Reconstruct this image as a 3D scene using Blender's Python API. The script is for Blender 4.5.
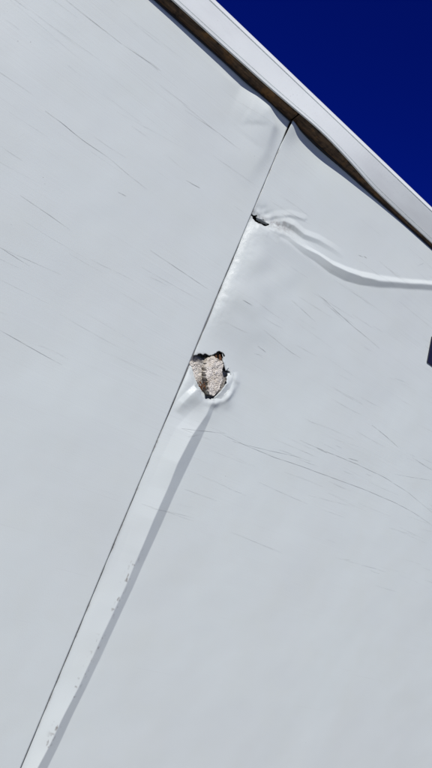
import bpy, bmesh, math, random
import numpy as np
from mathutils import Vector, Matrix, noise
random.seed(4); rng = np.random.default_rng(4)

scene = bpy.context.scene
for o in list(bpy.data.objects): bpy.data.objects.remove(o)

# ------------------------------------------------------------------ camera
# The wall of the truck body is the plane y = 0 (outside towards -y), x runs
# along the vehicle, the seam between the two wall panels is x = 0 and the top
# of the panels is z = TOP.
TOP = 2.75
F = 554.7
H = Vector((874, -455, -F)); V = Vector((1231.134, 3041.12, -F))
ax = H.normalized(); az = (V.normalized() - ax * V.normalized().dot(ax)).normalized(); ay = az.cross(ax)
R3 = Matrix((ax, ay, az))                       # camera axes -> world axes
CAM = Vector((-0.58524, -1.17656, TOP - 0.93924))
cam_d = bpy.data.cameras.new('camera'); cam = bpy.data.objects.new('camera', cam_d)
scene.collection.objects.link(cam)
cam.matrix_world = Matrix.Translation(CAM) @ R3.to_4x4()
cam_d.sensor_fit = 'VERTICAL'; cam_d.sensor_height = 36; cam_d.lens = 26.0
cam_d.clip_start = 0.02; cam_d.clip_end = 3000
scene.camera = cam

# ------------------------------------------------------------------ light
SUN = Vector((-0.45, -0.63, 0.63)).normalized()
sd = bpy.data.lights.new('sun', 'SUN'); sd.energy = 3.8; sd.angle = math.radians(0.53); sd.color = (1.0, 0.955, 0.90)
so = bpy.data.objects.new('sun', sd); scene.collection.objects.link(so)
so.rotation_euler = SUN.to_track_quat('Z', 'Y').to_euler(); so.location = (-3, -5, 8)
w = bpy.data.worlds.new("World"); scene.world = w; w.use_nodes = True
nt = w.node_tree; nt.nodes.clear()
wo = nt.nodes.new('ShaderNodeOutputWorld'); bg = nt.nodes.new('ShaderNodeBackground')
sky = nt.nodes.new('ShaderNodeTexSky'); sky.sky_type = 'NISHITA'; sky.sun_disc = False
sky.sun_elevation = math.asin(SUN.z); sky.sun_rotation = math.atan2(SUN.x, SUN.y)
sky.altitude = 3500; sky.air_density = 1.0; sky.dust_density = 0.0; sky.ozone_density = 6.0
# very clear, deep-blue sky: pale at the horizon, strongly blue higher up
tc = nt.nodes.new('ShaderNodeTexCoord'); sx = nt.nodes.new('ShaderNodeSeparateXYZ'); rp = nt.nodes.new('ShaderNodeValToRGB'); mx = nt.nodes.new('ShaderNodeMix')
mx.data_type = 'RGBA'; mx.blend_type = 'MULTIPLY'; mx.inputs[0].default_value = 1
e = rp.color_ramp.elements; e[0].position = 0.0; e[0].color = (.86, 1, .98, 1); e[1].position = .42; m_ = e.new(.2); m_.color = (.36, .66, .98, 1); e = rp.color_ramp.elements; e = [e[0], e[2]]; e[1].color = (.02, .125, 1.22, 1)
nt.links.new(tc.outputs['Generated'], sx.inputs[0]); nt.links.new(sx.outputs['Z'], rp.inputs[0])
nt.links.new(sky.outputs[0], mx.inputs[6]); nt.links.new(rp.outputs[0], mx.inputs[7])
nt.links.new(mx.outputs[2], bg.inputs['Color'])
bg.inputs['Strength'].default_value = 0.06
nt.links.new(bg.outputs[0], wo.inputs[0])
scene.view_settings.view_transform = 'Standard'; scene.view_settings.look = 'None'
scene.view_settings.exposure = 0.0; scene.view_settings.gamma = 1.0

# ------------------------------------------------------------------ helpers
def at(px, py):
    """point of the wall plane seen at this pixel -> (x, z below the panel top)"""
    r = R3 @ Vector((px - 216, 384 - py, -F)); k = -CAM.y / r.y
    p = CAM + r * k
    return (p.x, p.z - TOP)
def ats(pts): return np.array([at(*p) for p in pts])

def obj(name, me, mat, parent=None, **props):
    o = bpy.data.objects.new(name, me); scene.collection.objects.link(o)
    if mat: me.materials.append(mat)
    if parent: o.parent = parent
    for k, v in props.items(): o[k] = v
    return o
def mesh_from(name, verts, faces, smooth=True):
    me = bpy.data.meshes.new(name); me.from_pydata([tuple(v) for v in verts], [], faces); me.update()
    if smooth: me.polygons.foreach_set('use_smooth', [True] * len(me.polygons))
    return me
def seg_dist(X, Z, poly):
    """distance to a polyline, signed (+ = to the right of the walking direction), and the parameter along it"""
    best = np.full(X.shape, 1e9); sgn = np.zeros(X.shape); par = np.zeros(X.shape)
    n = len(poly) - 1
    for i in range(n):
        a, b = poly[i], poly[i + 1]; d = b - a; L = d @ d
        t = np.clip(((X - a[0]) * d[0] + (Z - a[1]) * d[1]) / L, 0, 1)
        ex = X - a[0] - t * d[0]; ez = Z - a[1] - t * d[1]; q = np.hypot(ex, ez)
        m = q < best; best[m] = q[m]; par[m] = (i + t[m])
        sgn[m] = np.sign(d[1] * (X - a[0]) - d[0] * (Z - a[1]))[m]
    return best * sgn, par
def smooth01(t): t = np.clip(t, 0, 1); return t * t * (3 - 2 * t)
def vnoise(X, Z, s, seed=0.0, sz=None):
    """smooth value noise, vectorised"""
    sz = sz or s
    u = X / s + 37.3 + seed * 11.7; v = Z / sz + 91.1 + seed * 5.3
    iu = np.floor(u).astype(int); iv = np.floor(v).astype(int); fu = smooth01(u - iu); fv = smooth01(v - iv)
    def h(a, b):
        n = (a * 374761393 + b * 668265263 + int(seed * 1013) * 362437) & 0xffffffff
        n = ((n ^ (n >> 13)) * 1274126177) & 0xffffffff
        return ((n ^ (n >> 16)) & 0xffff) / 32767.5 - 1
    return (h(iu, iv) * (1 - fu) + h(iu + 1, iv) * fu) * (1 - fv) + (h(iu, iv + 1) * (1 - fu) + h(iu + 1, iv + 1) * fu) * fv
def in_poly(X, Z, poly):
    ins = np.zeros(X.shape, bool); n = len(poly); j = n - 1
    for i in range(n):
        xi, zi = poly[i]; xj, zj = poly[j]
        c = ((zi > Z) != (zj > Z)) & (X < (xj - xi) * (Z - zi) / (zj - zi + 1e-12) + xi)
        ins ^= c; j = i
    return ins

# ------------------------------------------------------------------ materials
class NT:
    def __init__(s, name):
        s.m = bpy.data.materials.new(name); s.m.use_nodes = True; s.t = s.m.node_tree
        s.b = s.t.nodes['Principled BSDF']; s.co = s.n('ShaderNodeTexCoord')
    def n(s, t, **k):
        x = s.t.nodes.new(t)
        for a, v in k.items():
            if isinstance(a, str) and hasattr(x, a): setattr(x, a, v)
            else: x.inputs[a].default_value = v
        return x
    def l(s, a, b): s.t.links.new(a, b)
    def noise(s, scale, detail=3, vec=None, rough=.55):
        x = s.n('ShaderNodeTexNoise'); x.inputs['Scale'].default_value = scale; x.inputs['Detail'].default_value = detail
        x.inputs['Roughness'].default_value = rough
        s.l(vec or s.co.outputs['Object'], x.inputs['Vector']); return x
    def ramp(s, fac, p0, c0, p1, c1):
        r = s.n('ShaderNodeValToRGB'); e = r.color_ramp.elements
        e[0].position = p0; e[0].color = (*c0, 1) if len(c0) == 3 else c0; e[1].position = p1; e[1].color = (*c1, 1) if len(c1) == 3 else c1
        s.l(fac, r.inputs[0]); return r
    def mix(s, fac, a, b, mode='MIX'):
        x = s.n('ShaderNodeMix', data_type='RGBA', blend_type=mode)
        for i, v in ((0, fac), (6, a), (7, b)):
            if hasattr(v, 'is_linked') or hasattr(v, 'links'): s.l(v, x.inputs[i])
            elif isinstance(v, (int, float)): x.inputs[i].default_value = v
            else: x.inputs[i].default_value = (*v, 1)
        return x.outputs[2]
    def mapping(s, scale, rot=(0, 0, 0)):
        m = s.n('ShaderNodeMapping'); m.inputs['Scale'].default_value = scale; m.inputs['Rotation'].default_value = rot
        s.l(s.co.outputs['Object'], m.inputs['Vector']); return m.outputs[0]
    def bump(s, h, strength, dist, prev=None):
        b = s.n('ShaderNodeBump'); b.inputs['Strength'].default_value = strength; b.inputs['Distance'].default_value = dist
        s.l(h, b.inputs['Height'])
        if prev: s.l(prev, b.inputs['Normal'])
        return b.outputs[0]

def mat_gelcoat(name='gelcoat', base=(.657, .720, .703)):
    a = NT(name)
    big = a.noise(2.2, 4); col = a.mix(a.ramp(big.outputs[0], .35, (0, 0, 0), .65, (1, 1, 1)).outputs[0], base, tuple(c * k for c, k in zip(base, (.965, .955, .96))))
    med = a.noise(9, 5)
    col = a.mix(a.ramp(med.outputs[0], .45, (0, 0, 0), .75, (.4, .4, .4)).outputs[0], col, tuple(c * k for c, k in zip(base, (.95, .935, .90))))
    # faint rubbed streaks along the driving direction, slightly inclined
    v1 = a.mapping((2.2, 1, 210), (0, math.radians(3.5), 0)); s1 = a.noise(1.0, 3, v1, .6)
    k1 = a.ramp(s1.outputs[0], .66, (0, 0, 0), .76, (.38, .38, .38))
    brk = a.ramp(a.noise(3.7, 2).outputs[0], .42, (0, 0, 0), .6, (1, 1, 1))
    f = a.mix(1.0, k1.outputs[0], brk.outputs[0], 'MULTIPLY')
    col = a.mix(f, col, (.42, .42, .41))
    v2 = a.mapping((3.5, 1, 620), (0, math.radians(2.0), 0)); s2 = a.noise(1.0, 4, v2, .65)
    reg = a.ramp(a.noise(1.8, 2).outputs[0], .38, (.15, .15, .15), .66, (1, 1, 1))
    sp = a.n('ShaderNodeSeparateXYZ'); a.l(a.co.outputs['Object'], sp.inputs[0])
    hi = a.n('ShaderNodeMapRange'); hi.inputs[1].default_value = 1.45; hi.inputs[2].default_value = 2.1; a.l(sp.outputs['Z'], hi.inputs[0])
    reg = a.ramp(a.mix(1.0, reg.outputs[0], hi.outputs[0], 'MULTIPLY'), 0, (.08, .08, .08), 1, (1, 1, 1))
    k2 = a.ramp(s2.outputs[0], .52, (0, 0, 0), .70, (.34, .34, .34))
    col = a.mix(a.mix(1.0, k2.outputs[0], reg.outputs[0], 'MULTIPLY'), col, (.50, .51, .50))
    k3 = a.ramp(s2.outputs[0], .30, (.3, .3, .3), .44, (0, 0, 0))
    col = a.mix(a.mix(1.0, k3.outputs[0], reg.outputs[0], 'MULTIPLY'), col, (.80, .83, .83))
    at_ = a.n('ShaderNodeAttribute', attribute_name='dirt')
    grain = a.noise(160, 4); gr = a.ramp(grain.outputs[0], .35, (.25, .25, .25), .62, (1, 1, 1))
    df = a.mix(1.0, at_.outputs['Color'], gr.outputs[0], 'MULTIPLY')
    col = a.mix(df, col, (.16, .135, .115))
    # tiny flecks of grime
    vo = a.n('ShaderNodeTexVoronoi'); vo.inputs['Scale'].default_value = 55; a.l(a.co.outputs['Object'], vo.inputs['Vector'])
    fk = a.ramp(vo.outputs['Distance'], .03, (1, 1, 1), .055, (0, 0, 0))
    sel = a.ramp(a.noise(7, 2).outputs[0], .62, (0, 0, 0), .70, (.8, .8, .8))
    col = a.mix(a.mix(1.0, fk.outputs[0], sel.outputs[0], 'MULTIPLY'), col, (.2, .19, .18))
    a.l(col, a.b.inputs['Base Color'])
    a.b.inputs['IOR'].default_value = 1.48
    rr = a.n('ShaderNodeMapRange'); a.l(a.noise(14, 5).outputs[0], rr.inputs[0]); rr.inputs[3].default_value = .30; rr.inputs[4].default_value = .46
    n0 = a.bump(a.noise(5.0, 2).outputs[0], .55, .006)
    n1 = a.bump(a.noise(420, 3).outputs[0], .12, .001, n0)
    cr = a.n('ShaderNodeAttribute', attribute_name='craze')
    rc = a.n('ShaderNodeMapRange'); a.l(cr.outputs['Fac'], rc.inputs[0]); rc.inputs[3].default_value = 1; rc.inputs[4].default_value = .62
    rm = a.n('ShaderNodeMath', operation='MULTIPLY'); a.l(rr.outputs[0], rm.inputs[0]); a.l(rc.outputs[0], rm.inputs[1]); a.l(rm.outputs[0], a.b.inputs['Roughness'])
    vm = a.n('ShaderNodeMath', operation='MULTIPLY'); a.l(cr.outputs['Fac'], vm.inputs[0]); a.l(a.noise(620, 4).outputs[0], vm.inputs[1])
    n2 = a.bump(vm.outputs[0], 1.0, .0009, n1)
    a.l(n2, a.b.inputs['Normal'])
    return a.m
def mat_rail():
    a = NT('painted_aluminium'); c = (.76, .81, .80)
    d = a.noise(5, 5, a.mapping((1, 1, 4)))
    col = a.mix(a.ramp(d.outputs[0], .45, (0, 0, 0), .7, (.6, .6, .6)).outputs[0], c, (.68, .71, .705))
    s = a.noise(1, 4, a.mapping((6, 30, 320)), .6)
    col = a.mix(a.ramp(s.outputs[0], .66, (0, 0, 0), .78, (.3, .3, .3)).outputs[0], col, (.40, .41, .41))
    g = a.noise(210, 3); sel = a.noise(13, 3)
    col = a.mix(a.mix(1.0, a.ramp(g.outputs[0], .66, (0, 0, 0), .74, (.35, .35, .35)).outputs[0], a.ramp(sel.outputs[0], .5, (0, 0, 0), .62, (1, 1, 1)).outputs[0], 'MULTIPLY'), col, (.28, .27, .26))
    a.l(col, a.b.inputs['Base Color']); a.b.inputs['Roughness'].default_value = .38
    a.l(a.bump(a.noise(7, 2).outputs[0], .5, .006, a.bump(a.noise(240, 3).outputs[0], .15, .001)), a.b.inputs['Normal'])
    return a.m
def mat_wood():
    a = NT('weathered_wood')
    g = a.noise(1.0, 6, a.mapping((14, 160, 160)), .65)
    r = a.ramp(g.outputs[0], .3, (.02, .013, .009), .72, (.20, .125, .065))
    o = a.noise(16, 4); col = a.mix(a.ramp(o.outputs[0], .54, (0, 0, 0), .68, (.75, .75, .75)).outputs[0], r.outputs[0], (.26, .13, .035))
    k = a.noise(70, 4); col = a.mix(a.ramp(k.outputs[0], .5, (0, 0, 0), .68, (.85, .85, .85)).outputs[0], col, (.015, .011, .009))
    a.l(col, a.b.inputs['Base Color']); a.b.inputs['Roughness'].default_value = .85
    a.l(a.bump(g.outputs[0], .8, .002), a.b.inputs['Normal']); return a.m
def mat_foam():
    a = NT('polystyrene')
    v = a.n('ShaderNodeTexVoronoi'); v.inputs['Scale'].default_value = 330; a.l(a.co.outputs['Object'], v.inputs['Vector'])
    c = a.ramp(v.outputs['Distance'], .36, (.84, .81, .74), .90, (.50, .46, .38))
    d = a.noise(38, 4); col = a.mix(a.ramp(d.outputs[0], .45, (0, 0, 0), .75, (.7, .7, .7)).outputs[0], c.outputs[0], (.46, .38, .26))
    n = a.noise(190, 2); col = a.mix(a.ramp(n.outputs[0], .63, (0, 0, 0), .69, (.8, .8, .8)).outputs[0], col, (.07, .05, .035))
    at_ = a.n('ShaderNodeAttribute', attribute_name='dirt'); col = a.mix(at_.outputs['Color'], col, (.10, .045, .018))
    a.l(col, a.b.inputs['Base Color']); a.b.inputs['Roughness'].default_value = .9
    inv = a.n('ShaderNodeMath', operation='SUBTRACT'); inv.inputs[0].default_value = 1; a.l(v.outputs['Distance'], inv.inputs[1])
    a.l(a.bump(inv.outputs[0], 1, .0022), a.b.inputs['Normal']); return a.m
def mat_plain(name, col, rough=.8, sc=40, var=.5):
    a = NT(name); n = a.noise(sc, 5)
    a.l(a.ramp(n.outputs[0], .3, tuple(c * (1 - var) for c in col), .7, col).outputs[0], a.b.inputs['Base Color'])
    a.b.inputs['Roughness'].default_value = rough
    a.l(a.bump(n.outputs[0], .4, .002), a.b.inputs['Normal']); return a.m

M_PANEL = mat_gelcoat(); M_RAIL = mat_rail(); M_WOOD = mat_wood(); M_FOAM = mat_foam()
M_DARK = mat_plain('black_sealant', (.035, .034, .034), .7)
M_LINER = mat_plain('dark_plywood', (.05, .035, .024), .9, 25)
M_RUST = mat_plain('rusty_splinter', (.20, .085, .03), .85, 120, .8)
M_SCR = mat_plain('scuffed_gelcoat', (.57, .59, .57), .7, 60, .35)
M_SCRL = mat_plain('pale_scuff', (.80, .80, .80), .6, 60, .1)
M_NAVY = mat_plain('navy_vinyl', (.018, .02, .045), .35, 90, .3)
M_ROOF = mat_plain('roof_sheet', (.62, .64, .66), .5, 6, .1)

# ------------------------------------------------------------------ ground
def make_ground():
    a = NT('gravel_lot'); n = a.noise(.6, 6); k = a.noise(45, 5)
    c = a.ramp(n.outputs[0], .35, (.17, .16, .15), .7, (.27, .25, .22))
    col = a.mix(a.ramp(k.outputs[0], .35, (0, 0, 0), .7, (1, 1, 1)).outputs[0], c.outputs[0], (.15, .145, .14))
    a.l(col, a.b.inputs['Base Color']); a.b.inputs['Roughness'].default_value = .95
    a.l(a.bump(k.outputs[0], .8, .02), a.b.inputs['Normal'])
    N = 64; rs = [0, 4, 12, 40, 150, 900]; vs = [(0, 0, 0)]; fs = []
    for r in rs[1:]:
        vs += [(r * math.cos(2 * math.pi * i / N), r * math.sin(2 * math.pi * i / N), 0) for i in range(N)]
    for i in range(N): fs.append((0, 1 + i, 1 + (i + 1) % N))
    for j in range(len(rs) - 2):
        b = 1 + j * N
        for i in range(N): fs.append((b + i, b + N + i, b + N + (i + 1) % N, b + (i + 1) % N))
    obj('ground', mesh_from('ground', vs, fs), a.m, kind='structure')
make_ground()

# ------------------------------------------------------------------ the body
body = bpy.data.objects.new('truck_body', None); scene.collection.objects.link(body)
body.location = (0, 0, 0); body.empty_display_size = .3
body['label'] = 'white truck box body with creased side panels, torn foam-filled hole and warped roof rail'
body['category'] = 'truck body'

HOLE = ats([(191.5, 356), (195, 354), (201, 353.5), (208, 354.5), (215, 354), (221.5, 352), (223.5, 356), (223, 362), (226.5, 369),
            (230.5, 377), (228, 388), (221, 396), (213, 399.5), (203, 398), (199, 391), (193, 386), (191, 376), (189, 366)])
SLIT = ats([(252.5, 217.2), (254.5, 216), (258.5, 218.5), (263, 219.6), (268.5, 225), (264, 226.6), (258, 224), (254.4, 221)])
SLIT2 = ats([(247.6, 213), (249, 212.6), (254.6, 215.4), (257.4, 214.6), (257.8, 216.6), (254, 217.4)])
# ridge A: from the hole down beside the seam; values read along z
A_px = [(400, 211, 216, 203), (415, 205.5, 211, 190), (435, 192.8, 203, 172), (463, 177.8, 189.4, 158), (491, 166, 175.7, 146), (519, 153.5, 163.6, 133), (555.6, 138.6, 147.2, 119.5),
        (611, 114, 122, 93), (655.5, 94, 102, 76), (691, 76, 84.2, 60), (742, 50.5, 60, 37), (768, 38, 48, 26), (900, -24, -14, -36)]
Az = np.array([at(b, y)[1] for y, b, e, c in A_px]); 
# ridge B: from the puncture across to the right
B_pk = ats([(262, 226), (270, 231), (286, 237.5), (295, 244), (303, 249), (315, 255), (331, 265), (346, 272), (360, 277), (376, 280.8), (400, 282.5), (422, 284.3), (445, 286), (520, 300)])
B_dn = np.array([0, 2, 4, 5, 6, 8, 9.5, 10, 9, 7.5, 7, 7, 7, 6.]) ; B_up = np.array([2, 4, 5, 5, 5, 5.5, 7, 7.5, 8.5, 9, 7, 6, 6, 6.])
C_pk = ats([(274, 222), (284, 221.5), (293, 226), (303, 234.5), (318, 240), (332, 248), (345, 257)])

def height(X, Z, side):
    h = np.zeros(X.shape)
    # gentle oil-canning
    h += .0016 * vnoise(X, Z, .33, 1) + .0007 * vnoise(X, Z, .12, 2)
    if side > 0:
        o = np.argsort(Az)
        def col(k): return np.array([at(r[k], r[0])[0] for r in A_px])[o]
        Zs = Az[o]
        wob = .0018 * vnoise(Z, Z * 0, .06, 3)
        pk = np.interp(Z, Zs, col(1)) + wob; en = np.interp(Z, Zs, col(2)) + wob * .6; mid = np.interp(Z, Zs, col(3))
        hh = (en - pk) * (.54 + .10 * vnoise(Z, Z * 0, .17, 61) + .05 * vnoise(Z, Z * 0, .05, 62)) * smooth01((-.715 - Z) / .09); pk = pk - .5 * hh
        seg1 = np.clip(X / mid, 0, 1) * .30
        seg2 = .70 * np.clip((X - mid) / (pk - mid), 0, 1)
        ra = np.where(X < pk, seg1 + seg2, np.clip(1 - (X - pk) / (en - pk), 0, 1))
        h += hh * ra
        # ridge B
        q, t = seg_dist(X, Z, B_pk); i = np.arange(len(B_pk))
        s = 1 / 400.
        dn = np.interp(t, i, B_dn) * s * 1.0; up = np.interp(t, i, B_up) * s * .8
        amp = np.interp(t, i, [0, .0012, .003, .0045, .006, .008, .0095, .0105, .010, .009, .008, .008, .008, .008])
        wq = .0012 * vnoise(X, Z, .05, 7)
        q = q + wq
        prof = np.where(q > 0, np.clip(1 - q / (dn + 1e-4), 0, 1), np.clip(1 + q / (up + 1e-4), 0, 1))
        h += amp * prof
        h += .0015 * np.exp(-(q / .05) ** 2) * smooth01((t - 1) / 3)
        q, t = seg_dist(X, Z, C_pk)
        ampc = np.interp(t, np.arange(len(C_pk)), [.0, .0040, .0055, .0045, .0036, .002, 0])
        h += ampc * np.where(q > 0, np.clip(1 - q / .012, 0, 1), np.clip(1 + q / .016, 0, 1))
        for k_, a_ in (([(270, 228), (280, 232.5), (292, 238), (306, 247), (322, 257)], .0022), ([(266, 219), (276, 216), (290, 215), (304, 219)], .0020)):
            q, t = seg_dist(X, Z, ats(k_)); h += a_ * np.sin(np.pi * np.clip((t + .3) / 4.3, 0, 1)) * np.where(q > 0, np.clip(1 - q / .007, 0, 1), np.clip(1 + q / .014, 0, 1))
        # panel edge pulled in along the seam between the two damaged places
        e = smooth01((-.245 - Z) / .05) * (1 - smooth01((-Z - .50) / .15))
        h += e * .0145 * (1 - np.exp(-X / .022)) * np.exp(-(X / .20) ** 2) * (1 + .15 * vnoise(X, Z, .05, 5))
        h += e * np.exp(-X / .022) * (.0010 * vnoise(X, Z, .011, 51) + .0006 * vnoise(X, Z, .0055, 52))
        # crumple round the puncture
        a = at(262, 221); r2 = ((X - a[0]) / .05) ** 2 + ((Z - a[1]) / .028) ** 2
        h += np.exp(-r2) * (-.006 + .003 * vnoise(X, Z, .012, 6) + .0025 * vnoise(X, Z, .03, 4))
        # crumple round the hole
        c = at(208, 377); r = np.hypot((X - c[0]) / 1.0, (Z - c[1]))
        g = np.exp(-((r - .055) / .035) ** 2)
        lowleft = smooth01((c[1] + .02 - Z) / .05)
        h += g * (.002 + .0035 * vnoise(X, Z, .028, 8) * lowleft + .0035 * lowleft)
        # deep fold between seam and hole, running up beside the seam
        f1 = ats([(203, 384), (196, 388), (188, 395), (181, 403), (176, 412)])
        q, t = seg_dist(X, Z, f1)
        h += .007 * np.where(q < 0, np.exp(-(q / .022) ** 2), np.clip(1 - q / .013, 0, 1)) * np.interp(t, [0, 1, 3, 4], [.2, 1, .8, 0])
        f2 = ats([(206, 402), (214, 403.5), (222, 400), (230, 392), (235, 382), (234, 372)])
        q, t = seg_dist(X, Z, f2)
        h += (.0055 + .003 * vnoise(X, Z, .02, 41)) * np.exp(-(q / .009) ** 2) * np.interp(t, [0, 1, 4, 5], [.2, 1, .9, 0])
        h = np.where(Z < -.2, h * (1 - np.exp(-X / .005)), h)
        # top corner pushed out at the seam
        h += .011 * np.exp(-(X / .03) ** 2 - ((Z + .0) / .045) ** 2)
        h -= .004 * np.exp(-((X - .12) / .07) ** 2 - ((Z) / .05) ** 2)
    else:
        h -= .004 * np.exp(-((X + .135) / .05) ** 2 - ((Z + .01) / .05) ** 2)
        # shallow crease from the top edge down to the seam
        k = ats([(240, 88), (254, 100), (264, 112), (269, 126), (263, 150), (240, 185)])
        q, t = seg_dist(X, Z, k)
        am = np.interp(t, [0, 1, 2, 3, 4, 5], [.002, .010, .014, .012, .006, 0])
        h += am * np.where(q > 0, np.exp(-(q / .06) ** 2), np.exp(-(q / .024) ** 2))
        e = smooth01((-.40 - Z) / .10) * (1 - smooth01((-Z - .72) / .08))
        h -= .0008 * e * np.exp(X / .012)
    return h

def build_panel(name, side, xs, zs, label=None):
    xs = np.array(xs); zs = np.array(zs)
    X, Z = np.meshgrid(xs, zs)                    # rows = z
    hX = height(X, Z, side)
    e = np.zeros_like(Z)
    if side > 0:   # gap of the seam opens a little between the damaged places
        e = .0012 * smooth01((-.46 - Z) / .12) * (1 - smooth01((-Z - .78) / .12)) + .0006 * vnoise(Z, Z * 0, .03, 9)
        XX = X + e * np.exp(-X / .012)
    else: XX = X
    nx, nz = len(xs), len(zs)
    verts = np.stack([XX, -hX, Z + TOP], -1).reshape(-1, 3)
    ii = np.arange(nz - 1)[:, None] * nx + np.arange(nx - 1)[None, :]
    keep = np.ones(ii.shape, bool)
    if side > 0:
        xc = (X[:-1, :-1] + X[1:, 1:]) / 2; zc = (Z[:-1, :-1] + Z[1:, 1:]) / 2
        jx = .0022 * vnoise(xc, zc, .006, 12) + .0035 * vnoise(xc, zc, .015, 14); jz = .0022 * vnoise(xc, zc, .006, 13) + .0035 * vnoise(xc, zc, .015, 15)
        keep = ~(in_poly(xc + jx, zc + jz, HOLE) | in_poly(xc + jx * .4, zc + jz * .4, SLIT) | in_poly(xc, zc, SLIT2))
    f = ii[keep]
    faces = np.stack([f, f + nx, f + nx + 1, f + 1], -1)       # outward = -y
    if True:
        a, b, c = verts[faces[0, 0]], verts[faces[0, 1]], verts[faces[0, 2]]
        if np.cross(b - a, c - a)[1] > 0: faces = faces[:, ::-1]
    # boundary skirt: thickness of the skin
    E = np.concatenate([faces[:, [k, (k + 1) % 4]] for k in range(4)])
    key = {}
    lo = np.minimum(E[:, 0], E[:, 1]).astype(np.int64); hi = np.maximum(E[:, 0], E[:, 1])
    code = lo * (nx * nz) + hi; u, idx, cnt = np.unique(code, return_index=True, return_counts=True)
    bd = E[idx[cnt == 1]]
    used = np.unique(bd); remap = {int(v): i + len(verts) for i, v in enumerate(used)}
    back = verts[used] + np.array([0, .0022, 0])
    edge_face = [(int(b_), int(a_), remap[int(a_)], remap[int(b_)]) for a_, b_ in bd]
    allv = np.concatenate([verts, back])
    me = bpy.data.meshes.new(name)
    me.from_pydata(allv.tolist(), [], faces.tolist() + edge_face); me.update()
    sm = np.ones(len(me.polygons), bool); sm[len(faces):] = False
    me.polygons.foreach_set('use_smooth', sm.tolist())
    # wear that belongs to the surface itself
    AX, AZ = allv[:, 0], allv[:, 2] - TOP
    d = np.zeros(len(allv)); cz = np.zeros(len(allv))
    if side > 0:
        c = at(279, 226); ux = (AX - c[0]) / .045; uz = (AZ - c[1] - .25 * (AX - c[0])) / .016
        d += .5 * np.exp(-(ux ** 2 + uz ** 2)) * (1 + .5 * vnoise(AX, AZ, .008, 20))
        c = at(258, 219); d += .55 * np.exp(-((AX - c[0]) / .022) ** 2 - ((AZ - c[1]) / .014) ** 2) * (1 + .8 * vnoise(AX, AZ, .005, 21))
        q, t = seg_dist(AX, AZ, np.vstack([HOLE, HOLE[:1]])); d += .4 * np.exp(-(q / .003) ** 2) * (.6 + vnoise(AX, AZ, .007, 22))
        # chipped coat along the lower ridge
        pk = np.interp(AZ, Az[::-1], np.array([at(r[1], r[0])[0] for r in A_px])[::-1])
        z1 = smooth01((-1.08 - AZ) / .12)
        chip = (vnoise(AX, AZ, .0055, 23) > .55) & (vnoise(AX, AZ, .05, 24) > .05)
        d += .75 * z1 * np.exp(-((AX - pk + .008) / .008) ** 2) * chip
        # crazing along the pulled-in edge
        e = smooth01((-.2 - AZ) / .08) * (1 - smooth01((-AZ - .5) / .12))
        cz += e * np.exp(-(AX / .028) ** 2)
        c = at(258, 228); cz += np.exp(-((AX - c[0]) / .05) ** 2 - ((AZ - c[1]) / .03) ** 2)
        c = at(195, 385); cz += .8 * np.exp(-((AX - c[0]) / .03) ** 2 - ((AZ - c[1]) / .04) ** 2)
    d += .5 * np.exp(-(AX / .0025) ** 2) * (.5 + vnoise(AX, AZ, .02, 25))
    for nm, val in (('dirt', d), ('craze', cz)):
        at_ = me.attributes.new(nm, 'FLOAT', 'POINT'); at_.data.foreach_set('value', np.clip(val, 0, 1).astype(np.float32))
    o = obj(name, me, M_PANEL, body)
    if label: o['label'] = label
    return o

def spaced(*segs):
    out = [segs[0][0]]
    for a, b, s in segs:
        n = max(1, int(round(abs(b - a) / s))); out += list(np.linspace(a, b, n + 1)[1:])
    return out
BOT = -2.2
zsR = spaced((0, -.08, .003), (-.08, -.24, .002), (-.24, -.30, .0016), (-.30, -.62, .0028), (-.62, -.78, .0014), (-.78, -1.72, .003), (-1.72, BOT, .03))
xsR = spaced((.0008, .14, .0015), (.14, .45, .002), (.45, .95, .005), (.95, 1.7, .015), (1.7, 2.4, .07))
build_panel('side_panel', 1, xsR, zsR, 'right-hand panel with a torn hole, a puncture and two long creases')
zsL = spaced((0, -.3, .005), (-.3, -1.72, .008), (-1.72, BOT, .05))
xsL = spaced((-1.9, -1.0, .05), (-1.0, -.35, .012), (-.35, -.05, .005), (-.05, -.0008, .003))
build_panel('side_panel', -1, xsL, zsL, 'left-hand panel, lightly scratched and nearly flat')

def box(name, lo, hi, mat, parent, bevel=0, **p):
    bm = bmesh.new(); bmesh.ops.create_cube(bm, size=1)
    for v in bm.verts: v.co = Vector([(a + b) / 2 + c * (b - a) for a, b, c in zip(lo, hi, v.co)])
    if bevel: bmesh.ops.bevel(bm, geom=bm.edges[:], offset=bevel, segments=2, affect='EDGES')
    me = bpy.data.meshes.new(name); bm.to_mesh(me); bm.free()
    return obj(name, me, mat, parent, **p)

X0, X1, DEP = -1.9, 2.4, 2.1
box('inner_liner', (X0 + .01, .046, TOP + BOT + .01), (X1 - .01, .056, TOP - .01), M_LINER, body)
box('seam_sealant', (-.012, .0045, TOP + BOT + .005), (.012, .012, TOP - .80), M_DARK, body)
box('seam_sealant', (-.012, .0125, TOP - .50), (.004, .02, TOP - .003), M_DARK, body)
box('joint_strip', (-.016, .0046, TOP - .795), (.0030, .0085, TOP - .505), mat_plain('grey_sealant', (.30, .31, .32), .6, 60, .3), body)
box('end_wall', (X0, .004, TOP + BOT), (X0 + .04, DEP, TOP), M_ROOF, body)
box('end_wall', (X1 - .04, .004, TOP + BOT), (X1, DEP, TOP), M_ROOF, body)
box('far_wall', (X0 + .041, DEP - .04, TOP + BOT), (X1 - .041, DEP, TOP), M_ROOF, body)
box('floor_pan', (X0 + .041, .06, TOP + BOT), (X1 - .041, DEP - .041, TOP + BOT + .06), M_LINER, body)
box('roof', (X0 - .01, .03, TOP + .085), (X1 + .01, DEP + .02, TOP + .10), M_ROOF, body, .004)

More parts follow.
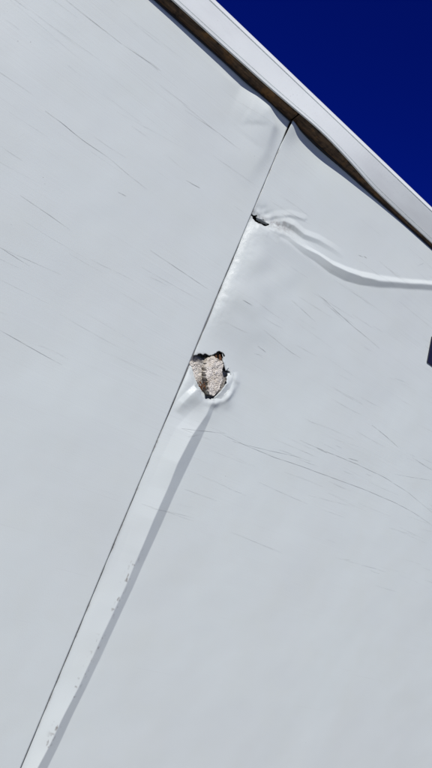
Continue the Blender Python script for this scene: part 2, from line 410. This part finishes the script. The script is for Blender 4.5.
# ------------------------------------------------------------------ roof rail (a warped aluminium extrusion)
Rx = [-2.0, -.6, -.39, -.26, -.10, 0.0, .05, .12, .21, .33, .46, .62, 1.0, 2.5]
Rd = [.023, .023, .024, .027, .031, .0345, .0362, .035, .028, .0165, .0126, .0112, .011, .011]
Rz = [.014, .014, .014, .0125, .011, .0125, .014, .014, .012, .0078, .0084, .008, .008, .008]
def sweep(name, prof, xs, mat, parent, **p):
    """prof(x) -> list of (out, up)"""
    vs, fs = [], []; n = len(prof(0))
    for x in xs:
        for o_, u in prof(x): vs.append((x, -o_, TOP + u))
    for i in range(len(xs) - 1):
        for k in range(n - 1):
            a = i * n + k; fs.append((a, a + 1, a + n + 1, a + n))
    me = mesh_from(name, vs, fs, True)
    bm = bmesh.new(); bm.from_mesh(me); bmesh.ops.recalc_face_normals(bm, faces=bm.faces)
    bm.to_mesh(me); bm.free()
    ob = obj(name, me, mat, parent, **p)
    me.polygons.foreach_set('use_smooth', [False] * len(me.polygons))
    return ob
def lip(x):
    wv = .0006 * noise.noise(Vector((x * 9, 0, 3)))
    return float(np.interp(x, Rx, Rd)) + wv, float(np.interp(x, Rx, Rz)) + wv * .5
def smooth_lip(x):
    d = z = 0
    for k, wt in ((-2, .1), (-1, .2), (0, .4), (1, .2), (2, .1)):
        a, b = lip(x + k * .022); d += a * wt; z += b * wt
    return d, z
def rail_prof(x):
    d, z = smooth_lip(x); td = float(np.interp(x, [-.5, 0, .25, .6], [.0245, .027, .0325, .0365])); tz = .078 + (.030 - td) * .8
    def f(t, out=0): return (d + (td - d) * t + out, z + (tz - z) * t)
    return [(d - .0035, z + .0015), (d - .0035, z - .0002), f(0, -.0008), f(.012, .0004), f(.10, .0008), f(.112, .0), f(.122, -.0016), f(.135, -.0016), f(.145, 0),
            f(.5), f(.93), f(.955, -.0002), f(.965, -.002), f(.985, -.002), f(1.0, .0003), (td - .0005, tz + .003), (td - .004, tz + .010), (td - .010, tz + .0185), (td - .020, tz + .0255), (td - .034, tz + .028), (-.06, tz + .026)]
xs = np.linspace(X0 - .01, X1 + .01, 420)
rail = sweep('roof_rail', rail_prof, xs, M_RAIL, body)
def under_prof(x):
    d, z = smooth_lip(x)
    n = noise.noise(Vector((x * 40, 1, 0))) * .0012 + noise.noise(Vector((x * 11, 7, 0))) * .001
    return [(-.028, .0065), (-.0005, .0042), (d * .25, .0042 + (z - .003) * .2 + n), (d * .55, z * .55 + .002 + n), (d * .8, z * .85 + n), (d - .0032, z + .0018)]
for a_, b_ in ((X0, -.0018), (.0018, X1)):
    sweep('timber_batten', under_prof, np.linspace(a_, b_, int((b_ - a_) / .008)), M_WOOD, rail)
box('rail_backing', (X0 + .05, .0315, TOP - .009), (X1 - .05, .045, TOP + .08), M_DARK, rail)

sweep('sealant_bead', lambda x: [(-.004, .0055), (.0012, .0052), (.0018, .0030), (.0010, .0006), (-.004, .0004)], np.linspace(X0, X1, 200), M_DARK, rail)

# ------------------------------------------------------------------ the hole: foam, splinters, torn skin
def patch(name, poly, hf, mat, back=.044, step=.0016, dirt=None, label=None, seed=0):
    """a solid lump with an irregular outline: front surface hf(x,z) (outward), sides running back"""
    lo = poly.min(0); hi = poly.max(0)
    xs_ = np.arange(lo[0], hi[0] + step, step); zs_ = np.arange(lo[1], hi[1] + step, step)
    X, Z = np.meshgrid(xs_, zs_); nx = len(xs_)
    out = hf(X, Z)
    verts = np.stack([X, -out, Z + TOP], -1).reshape(-1, 3)
    ii = np.arange(len(zs_) - 1)[:, None] * nx + np.arange(nx - 1)[None, :]
    xc = (X[:-1, :-1] + X[1:, 1:]) / 2; zc = (Z[:-1, :-1] + Z[1:, 1:]) / 2
    f = ii[in_poly(xc + .002 * vnoise(xc, zc, .006, seed + 1), zc + .002 * vnoise(xc, zc, .006, seed + 2), poly)]
    faces = np.stack([f, f + 1, f + nx + 1, f + nx], -1)
    E = np.concatenate([faces[:, [k, (k + 1) % 4]] for k in range(4)])
    lo_ = np.minimum(E[:, 0], E[:, 1]).astype(np.int64); hi_ = np.maximum(E[:, 0], E[:, 1])
    u, idx, cnt = np.unique(lo_ * len(verts) + hi_, return_index=True, return_counts=True); bd = E[idx[cnt == 1]]
    used = np.unique(bd); vs = verts.tolist(); fs = faces.tolist(); prev = {int(v): int(v) for v in used}
    for lv in (.25, .5, .75, 1.0):
        cur = {}
        for v in used:
            p = verts[v]; y = p[1] + (back - p[1]) * lv
            j = rng.normal(0, .0006, 2); cur[int(v)] = len(vs); vs.append([p[0] + j[0], y, p[2] + j[1]])
        for a_, b_ in bd: fs.append([int(prev[int(b_)]), int(prev[int(a_)]), cur[int(a_)], cur[int(b_)]])
        prev = cur
    me = bpy.data.meshes.new(name); me.from_pydata(vs, [], fs); me.update()
    me.polygons.foreach_set('use_smooth', [True] * len(me.polygons))
    arr = np.array(vs); dv = dirt(arr[:, 0], arr[:, 2] - TOP) if dirt else np.zeros(len(arr))
    q = me.attributes.new('dirt', 'FLOAT', 'POINT'); q.data.foreach_set('value', np.clip(dv, 0, 1).astype(np.float32))
    o = obj(name, me, mat, body)
    if label: o['label'] = label
    return o
def bead(X, Z, a=.0011): return a * vnoise(X, Z, .0034, 31) + a * .8 * vnoise(X, Z, .0075, 32) + .0016 * vnoise(X, Z, .018, 33)
def rusty(X, Z):
    c = at(202, 385); return 1.1 * np.exp(-((X - c[0]) / .013) ** 2 - ((Z - c[1]) / .012) ** 2) * (.6 + .8 * vnoise(X, Z, .005, 34))
c0 = at(211, 372)
slab = ats([(208.5, 357.5), (213, 356.5), (219, 360), (223, 363), (221, 371), (221, 381), (217.5, 389), (211, 396), (206.5, 394), (204.5, 384), (204, 372), (205.5, 362)])
patch('foam_core', slab, lambda X, Z: .011 - .14 * (X - c0[0]) - .10 * (Z - c0[1]) - .45 * np.clip(c0[0] - .006 - X, 0, 1) + bead(X, Z), M_FOAM, dirt=rusty, label='broad speckled slab of broken foam standing in the hole')
left = ats([(190, 361), (196, 362.5), (201, 365), (203.5, 373), (203, 383), (206, 390), (199, 391), (193.5, 386), (190, 374)])
patch('foam_core', left, lambda X, Z: -.004 - .25 * np.clip(X - at(197, 375)[0], 0, 1) + bead(X, Z), M_FOAM, dirt=rusty, seed=3, label='smaller foam lump beside the seam')
deep = ats([(188, 352), (210, 350), (226, 350), (233, 368), (233, 385), (226, 398), (213, 403), (200, 402), (188, 386)])
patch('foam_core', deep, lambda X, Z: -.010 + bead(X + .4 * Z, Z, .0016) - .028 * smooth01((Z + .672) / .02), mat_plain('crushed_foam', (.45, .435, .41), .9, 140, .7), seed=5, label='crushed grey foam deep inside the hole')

def splinters(name, specs, mat, label):
    bm = bmesh.new()
    for (px, py, L, wd, ang, out) in specs:
        x, z = at(px, py); a = math.radians(ang); d = Vector((math.cos(a), -random.uniform(-.3, .6), math.sin(a))).normalized()
        s = d.cross(Vector((0, 1, 0))).normalized(); n = s.cross(d)
        p0 = Vector((x, -out, TOP + z)); ring = []
        for k, (t, wk) in enumerate(((0, .7), (.35, 1), (.75, .6), (1, .12))):
            c = p0 + d * L * t + s * random.uniform(-.15, .15) * wd
            ring.append([bm.verts.new(c + s * wd * wk * .5 * math.cos(q) + n * wd * wk * .35 * math.sin(q)) for q in (0.3, 1.9, 3.4, 4.9)])
        for r0, r1 in zip(ring, ring[1:]):
            for k in range(4): bm.faces.new((r0[k], r0[(k + 1) % 4], r1[(k + 1) % 4], r1[k]))
        bm.faces.new(ring[0][::-1]); bm.faces.new(ring[-1])
    me = bpy.data.meshes.new(name); bm.to_mesh(me); bm.free()
    return obj(name, me, mat, body, label=label)
splinters('wood_splinters', [(217, 355, .018, .006, -50, -.004), (219.5, 354.5, .02, .007, -62, 0), (221.5, 357, .016, .006, -80, -.002), (214, 356.5, .016, .005, -10, -.010), (220, 361, .012, .005, -100, .002), (216, 358, .010, .005, 20, -.008)], M_RUST, 'brown splinters in the upper right corner of the hole')
splinters('wood_splinters', [(199, 381, .016, .004, -35, .003), (201, 384, .018, .005, -60, .003), (204, 383, .012, .004, -120, .004), (198, 386, .014, .005, 10, .002), (203, 387, .012, .004, 60, .003), (206, 386, .010, .004, -90, .002), (200, 388, .012, .004, -15, .001)], M_RUST, 'rust-brown splinters between the foam lumps')

def flap(att, free, mat=M_PANEL, lbl=None, n=9, seed=0):
    """a torn tongue of skin: runs from the attached edge to a free, curled edge"""
    def samp(poly, out, t):
        k = t * (len(poly) - 1); i = min(int(k), len(poly) - 2); f = k - i
        return (poly[i] * (1 - f) + poly[i + 1] * f), out[i] * (1 - f) + out[i + 1] * f
    A, Ao = att; B, Bo = free; A = ats(A); B = ats(B); m = 22; vs, fs = [], []
    for i in range(m + 1):
        t = i / m; a, ao = samp(A, Ao, t); b, bo = samp(B, Bo, t)
        rag = 1 + .16 * noise.noise(Vector((t * 9, seed, 0))) + .08 * noise.noise(Vector((t * 30, seed, 2)))
        for j in range(n):
            s = j / (n - 1) * (rag if True else 1); p = a + (b - a) * s
            o_ = ao + (bo - ao) * s ** 1.6 + .0012 * noise.noise(Vector((p[0] * 120, p[1] * 120, seed)))
            vs.append((p[0], -o_, TOP + p[1]))
    for i in range(m):
        for j in range(n - 1): q = i * n + j; fs.append((q, q + 1, q + n + 1, q + n))
    me = mesh_from('torn_skin', vs, fs); o = obj('torn_skin', me, mat, body)
    s = o.modifiers.new('thickness', 'SOLIDIFY'); s.thickness = .0016; s.offset = 0
    if lbl: o['label'] = lbl
    return o
flap(([(231, 366), (234, 378), (231.5, 389), (224, 399), (213, 403)], [.001, .0035, .0035, .0035, .0035]),
     ([(229.5, 371), (226, 377), (224.5, 383), (219, 391), (212.5, 397.5)], [-.010, .004, .010, .009, .006]), lbl='torn white tongue of skin curling into the hole from the right', seed=1)
flap(([(189.5, 365), (189, 377), (191, 388), (197, 395), (204, 400)], [0, .001, .004, .006, .004]),
     ([(191, 367), (192.5, 375), (195, 382.5), (199.5, 389), (206, 394)], [.003, .006, .008, .004, -.008]), lbl='crumpled strip of skin at the left edge of the hole', seed=2)
flap(([(222, 353), (224, 360), (228, 368)], [.001, .002, .003]), ([(222.5, 356), (222, 362), (225, 371)], [.003, .007, .003]), lbl='narrow torn edge at the upper right of the hole', seed=3)
flap(([(256, 216.8), (261, 219), (268, 224)], [0, .001, .001]), ([(257.5, 219.5), (261.5, 221.5), (267, 224.5)], [-.006, -.009, -.004]), lbl='bent-in lip of the puncture', seed=4)

# ------------------------------------------------------------------ scratches: thin ribbons following the panel
def scratch_mesh(name, lines, mat, label):
    vs, fs = [], []
    for pts, wd in lines:
        P = pts; n = max(8, int(sum(np.hypot(*(P[i + 1] - P[i])) for i in range(len(P) - 1)) / .006))
        t = np.linspace(0, len(P) - 1, n); X = np.interp(t, range(len(P)), P[:, 0]); Z = np.interp(t, range(len(P)), P[:, 1])
        ker = np.ones(5) / 5
        if n > 12: 
            X[2:-2] = np.convolve(X, ker, 'valid'); Z[2:-2] = np.convolve(Z, ker, 'valid')
        wob = np.cumsum(rng.normal(0, .00012, n)); Z = Z + wob
        wv = wd * (.35 + .65 * np.sin(np.linspace(.05, math.pi - .05, n))) * (.5 + .7 * np.abs(np.sin(np.linspace(0, n * .3, n) + rng.uniform(0, 6)))) * .5
        s = 1 if X.mean() > 0 else -1
        b = len(vs)
        for sgn in (-1, 1):
            h = height(X, Z + sgn * wv, s)
            vs += [(X[i], -h[i] - .0006, TOP + Z[i] + sgn * wv[i]) for i in range(n)]
        for i in range(n - 1): fs.append((b + i, b + i + 1, b + n + i + 1, b + n + i))
    return obj(name, mesh_from(name, vs, fs), mat, body, kind='stuff', label=label)
L = []
def S(px, wd=.0010): L.append((ats(px), wd * .5))
# the clear ones of the photograph
S([(45, 111), (62, 123), (80, 138), (108, 157)], .0016); S([(108, 157), (130, 176), (147, 189)], .0008)
S([(66, 0), (100, 27), (122, 44)], .0012); S([(122, 44), (150, 63), (158, 70)], .0014)
S([(20, 195), (45, 212), (70, 230)], .0010); S([(0, 247), (30, 266)], .0010); S([(0, 330), (28, 346), (62, 365)], .0013)
S([(150, 250), (180, 270), (208, 289)], .0012); S([(118, 192), (126, 196)], .0016); S([(186, 180), (200, 188)], .0018)
S([(185, 110), (215, 130), (240, 150)], .0010); S([(160, 85), (190, 108)], .0007)
S([(222, 434), (245, 445), (275, 458), (300, 466), (330, 477), (365, 490), (395, 503), (415, 514), (434, 527)], .0016)
S([(232, 441), (262, 449), (292, 456), (310, 462)], .0010)
S([(300, 440), (318, 448), (335, 455), (356, 464), (385, 478), (408, 493), (434, 515)], .0014)
S([(372, 425), (385, 435), (398, 447)], .0016); S([(412, 457), (425, 466), (434, 471)], .0014)
S([(348, 458), (358, 461)], .0022); S([(317, 448), (327, 453)], .0020); S([(395, 474), (434, 481)], .0008)
S([(316, 293), (336, 311), (352, 325), (380, 348)], .0014); S([(322, 300), (345, 322)], .0006)
S([(290, 300), (315, 322)], .0010); S([(262, 330), (290, 352), (300, 358)], .0009); S([(240, 300), (250, 306)], .0018); S([(257, 346), (265, 352)], .0018)
S([(359, 255), (363, 257)], .0022); S([(364, 256), (367, 258)], .0022); S([(417, 266), (424, 263)], .0012)
S([(180, 428), (205, 431), (225, 433)], .0012); S([(185, 436), (200, 434)], .0010)
S([(130, 20), (160, 45)], .0006)
for _ in range(300):      # fine branch scratches, all along the driving direction
    x = rng.uniform(-.95, 1.3); z = rng.uniform(-1.05, -.05) if x > 0 else rng.uniform(-.85, -.04)
    if abs(x) < .02 or (x < 0 and rng.random() < .45): continue
    ln = rng.uniform(.02, .20); sl = rng.normal(.03, .045)
    if x * (x + ln) < 0: continue
    if x > 0 and in_poly(np.array([x]), np.array([z]), HOLE)[0]: continue
    if x > 0 and x < .2 and -.80 < z < -.60: continue
    L.append((np.array([[x, z], [x + ln * .5, z + sl * ln * .5 + rng.normal(0, .001)], [x + ln, z + sl * ln]]), rng.uniform(.00012, .00036)))
scratch_mesh('branch_scratches', L, M_SCR, 'fine grey branch scratches along the panels')

# ------------------------------------------------------------------ navy vinyl mark at the right edge of the view
pv = ats([(426.6, 362), (431.3, 336.5), (470, 366), (462, 389)])
vs = [(x, -.0045 + y, TOP + z) for y in (0, .004) for x, z in pv]
obj('decal', mesh_from('decal', vs, [(0, 1, 2, 3)[::-1], (4, 5, 6, 7)] + [(i, (i + 1) % 4, 4 + (i + 1) % 4, 4 + i) for i in range(4)], False), M_NAVY, body, label='dark navy vinyl mark')
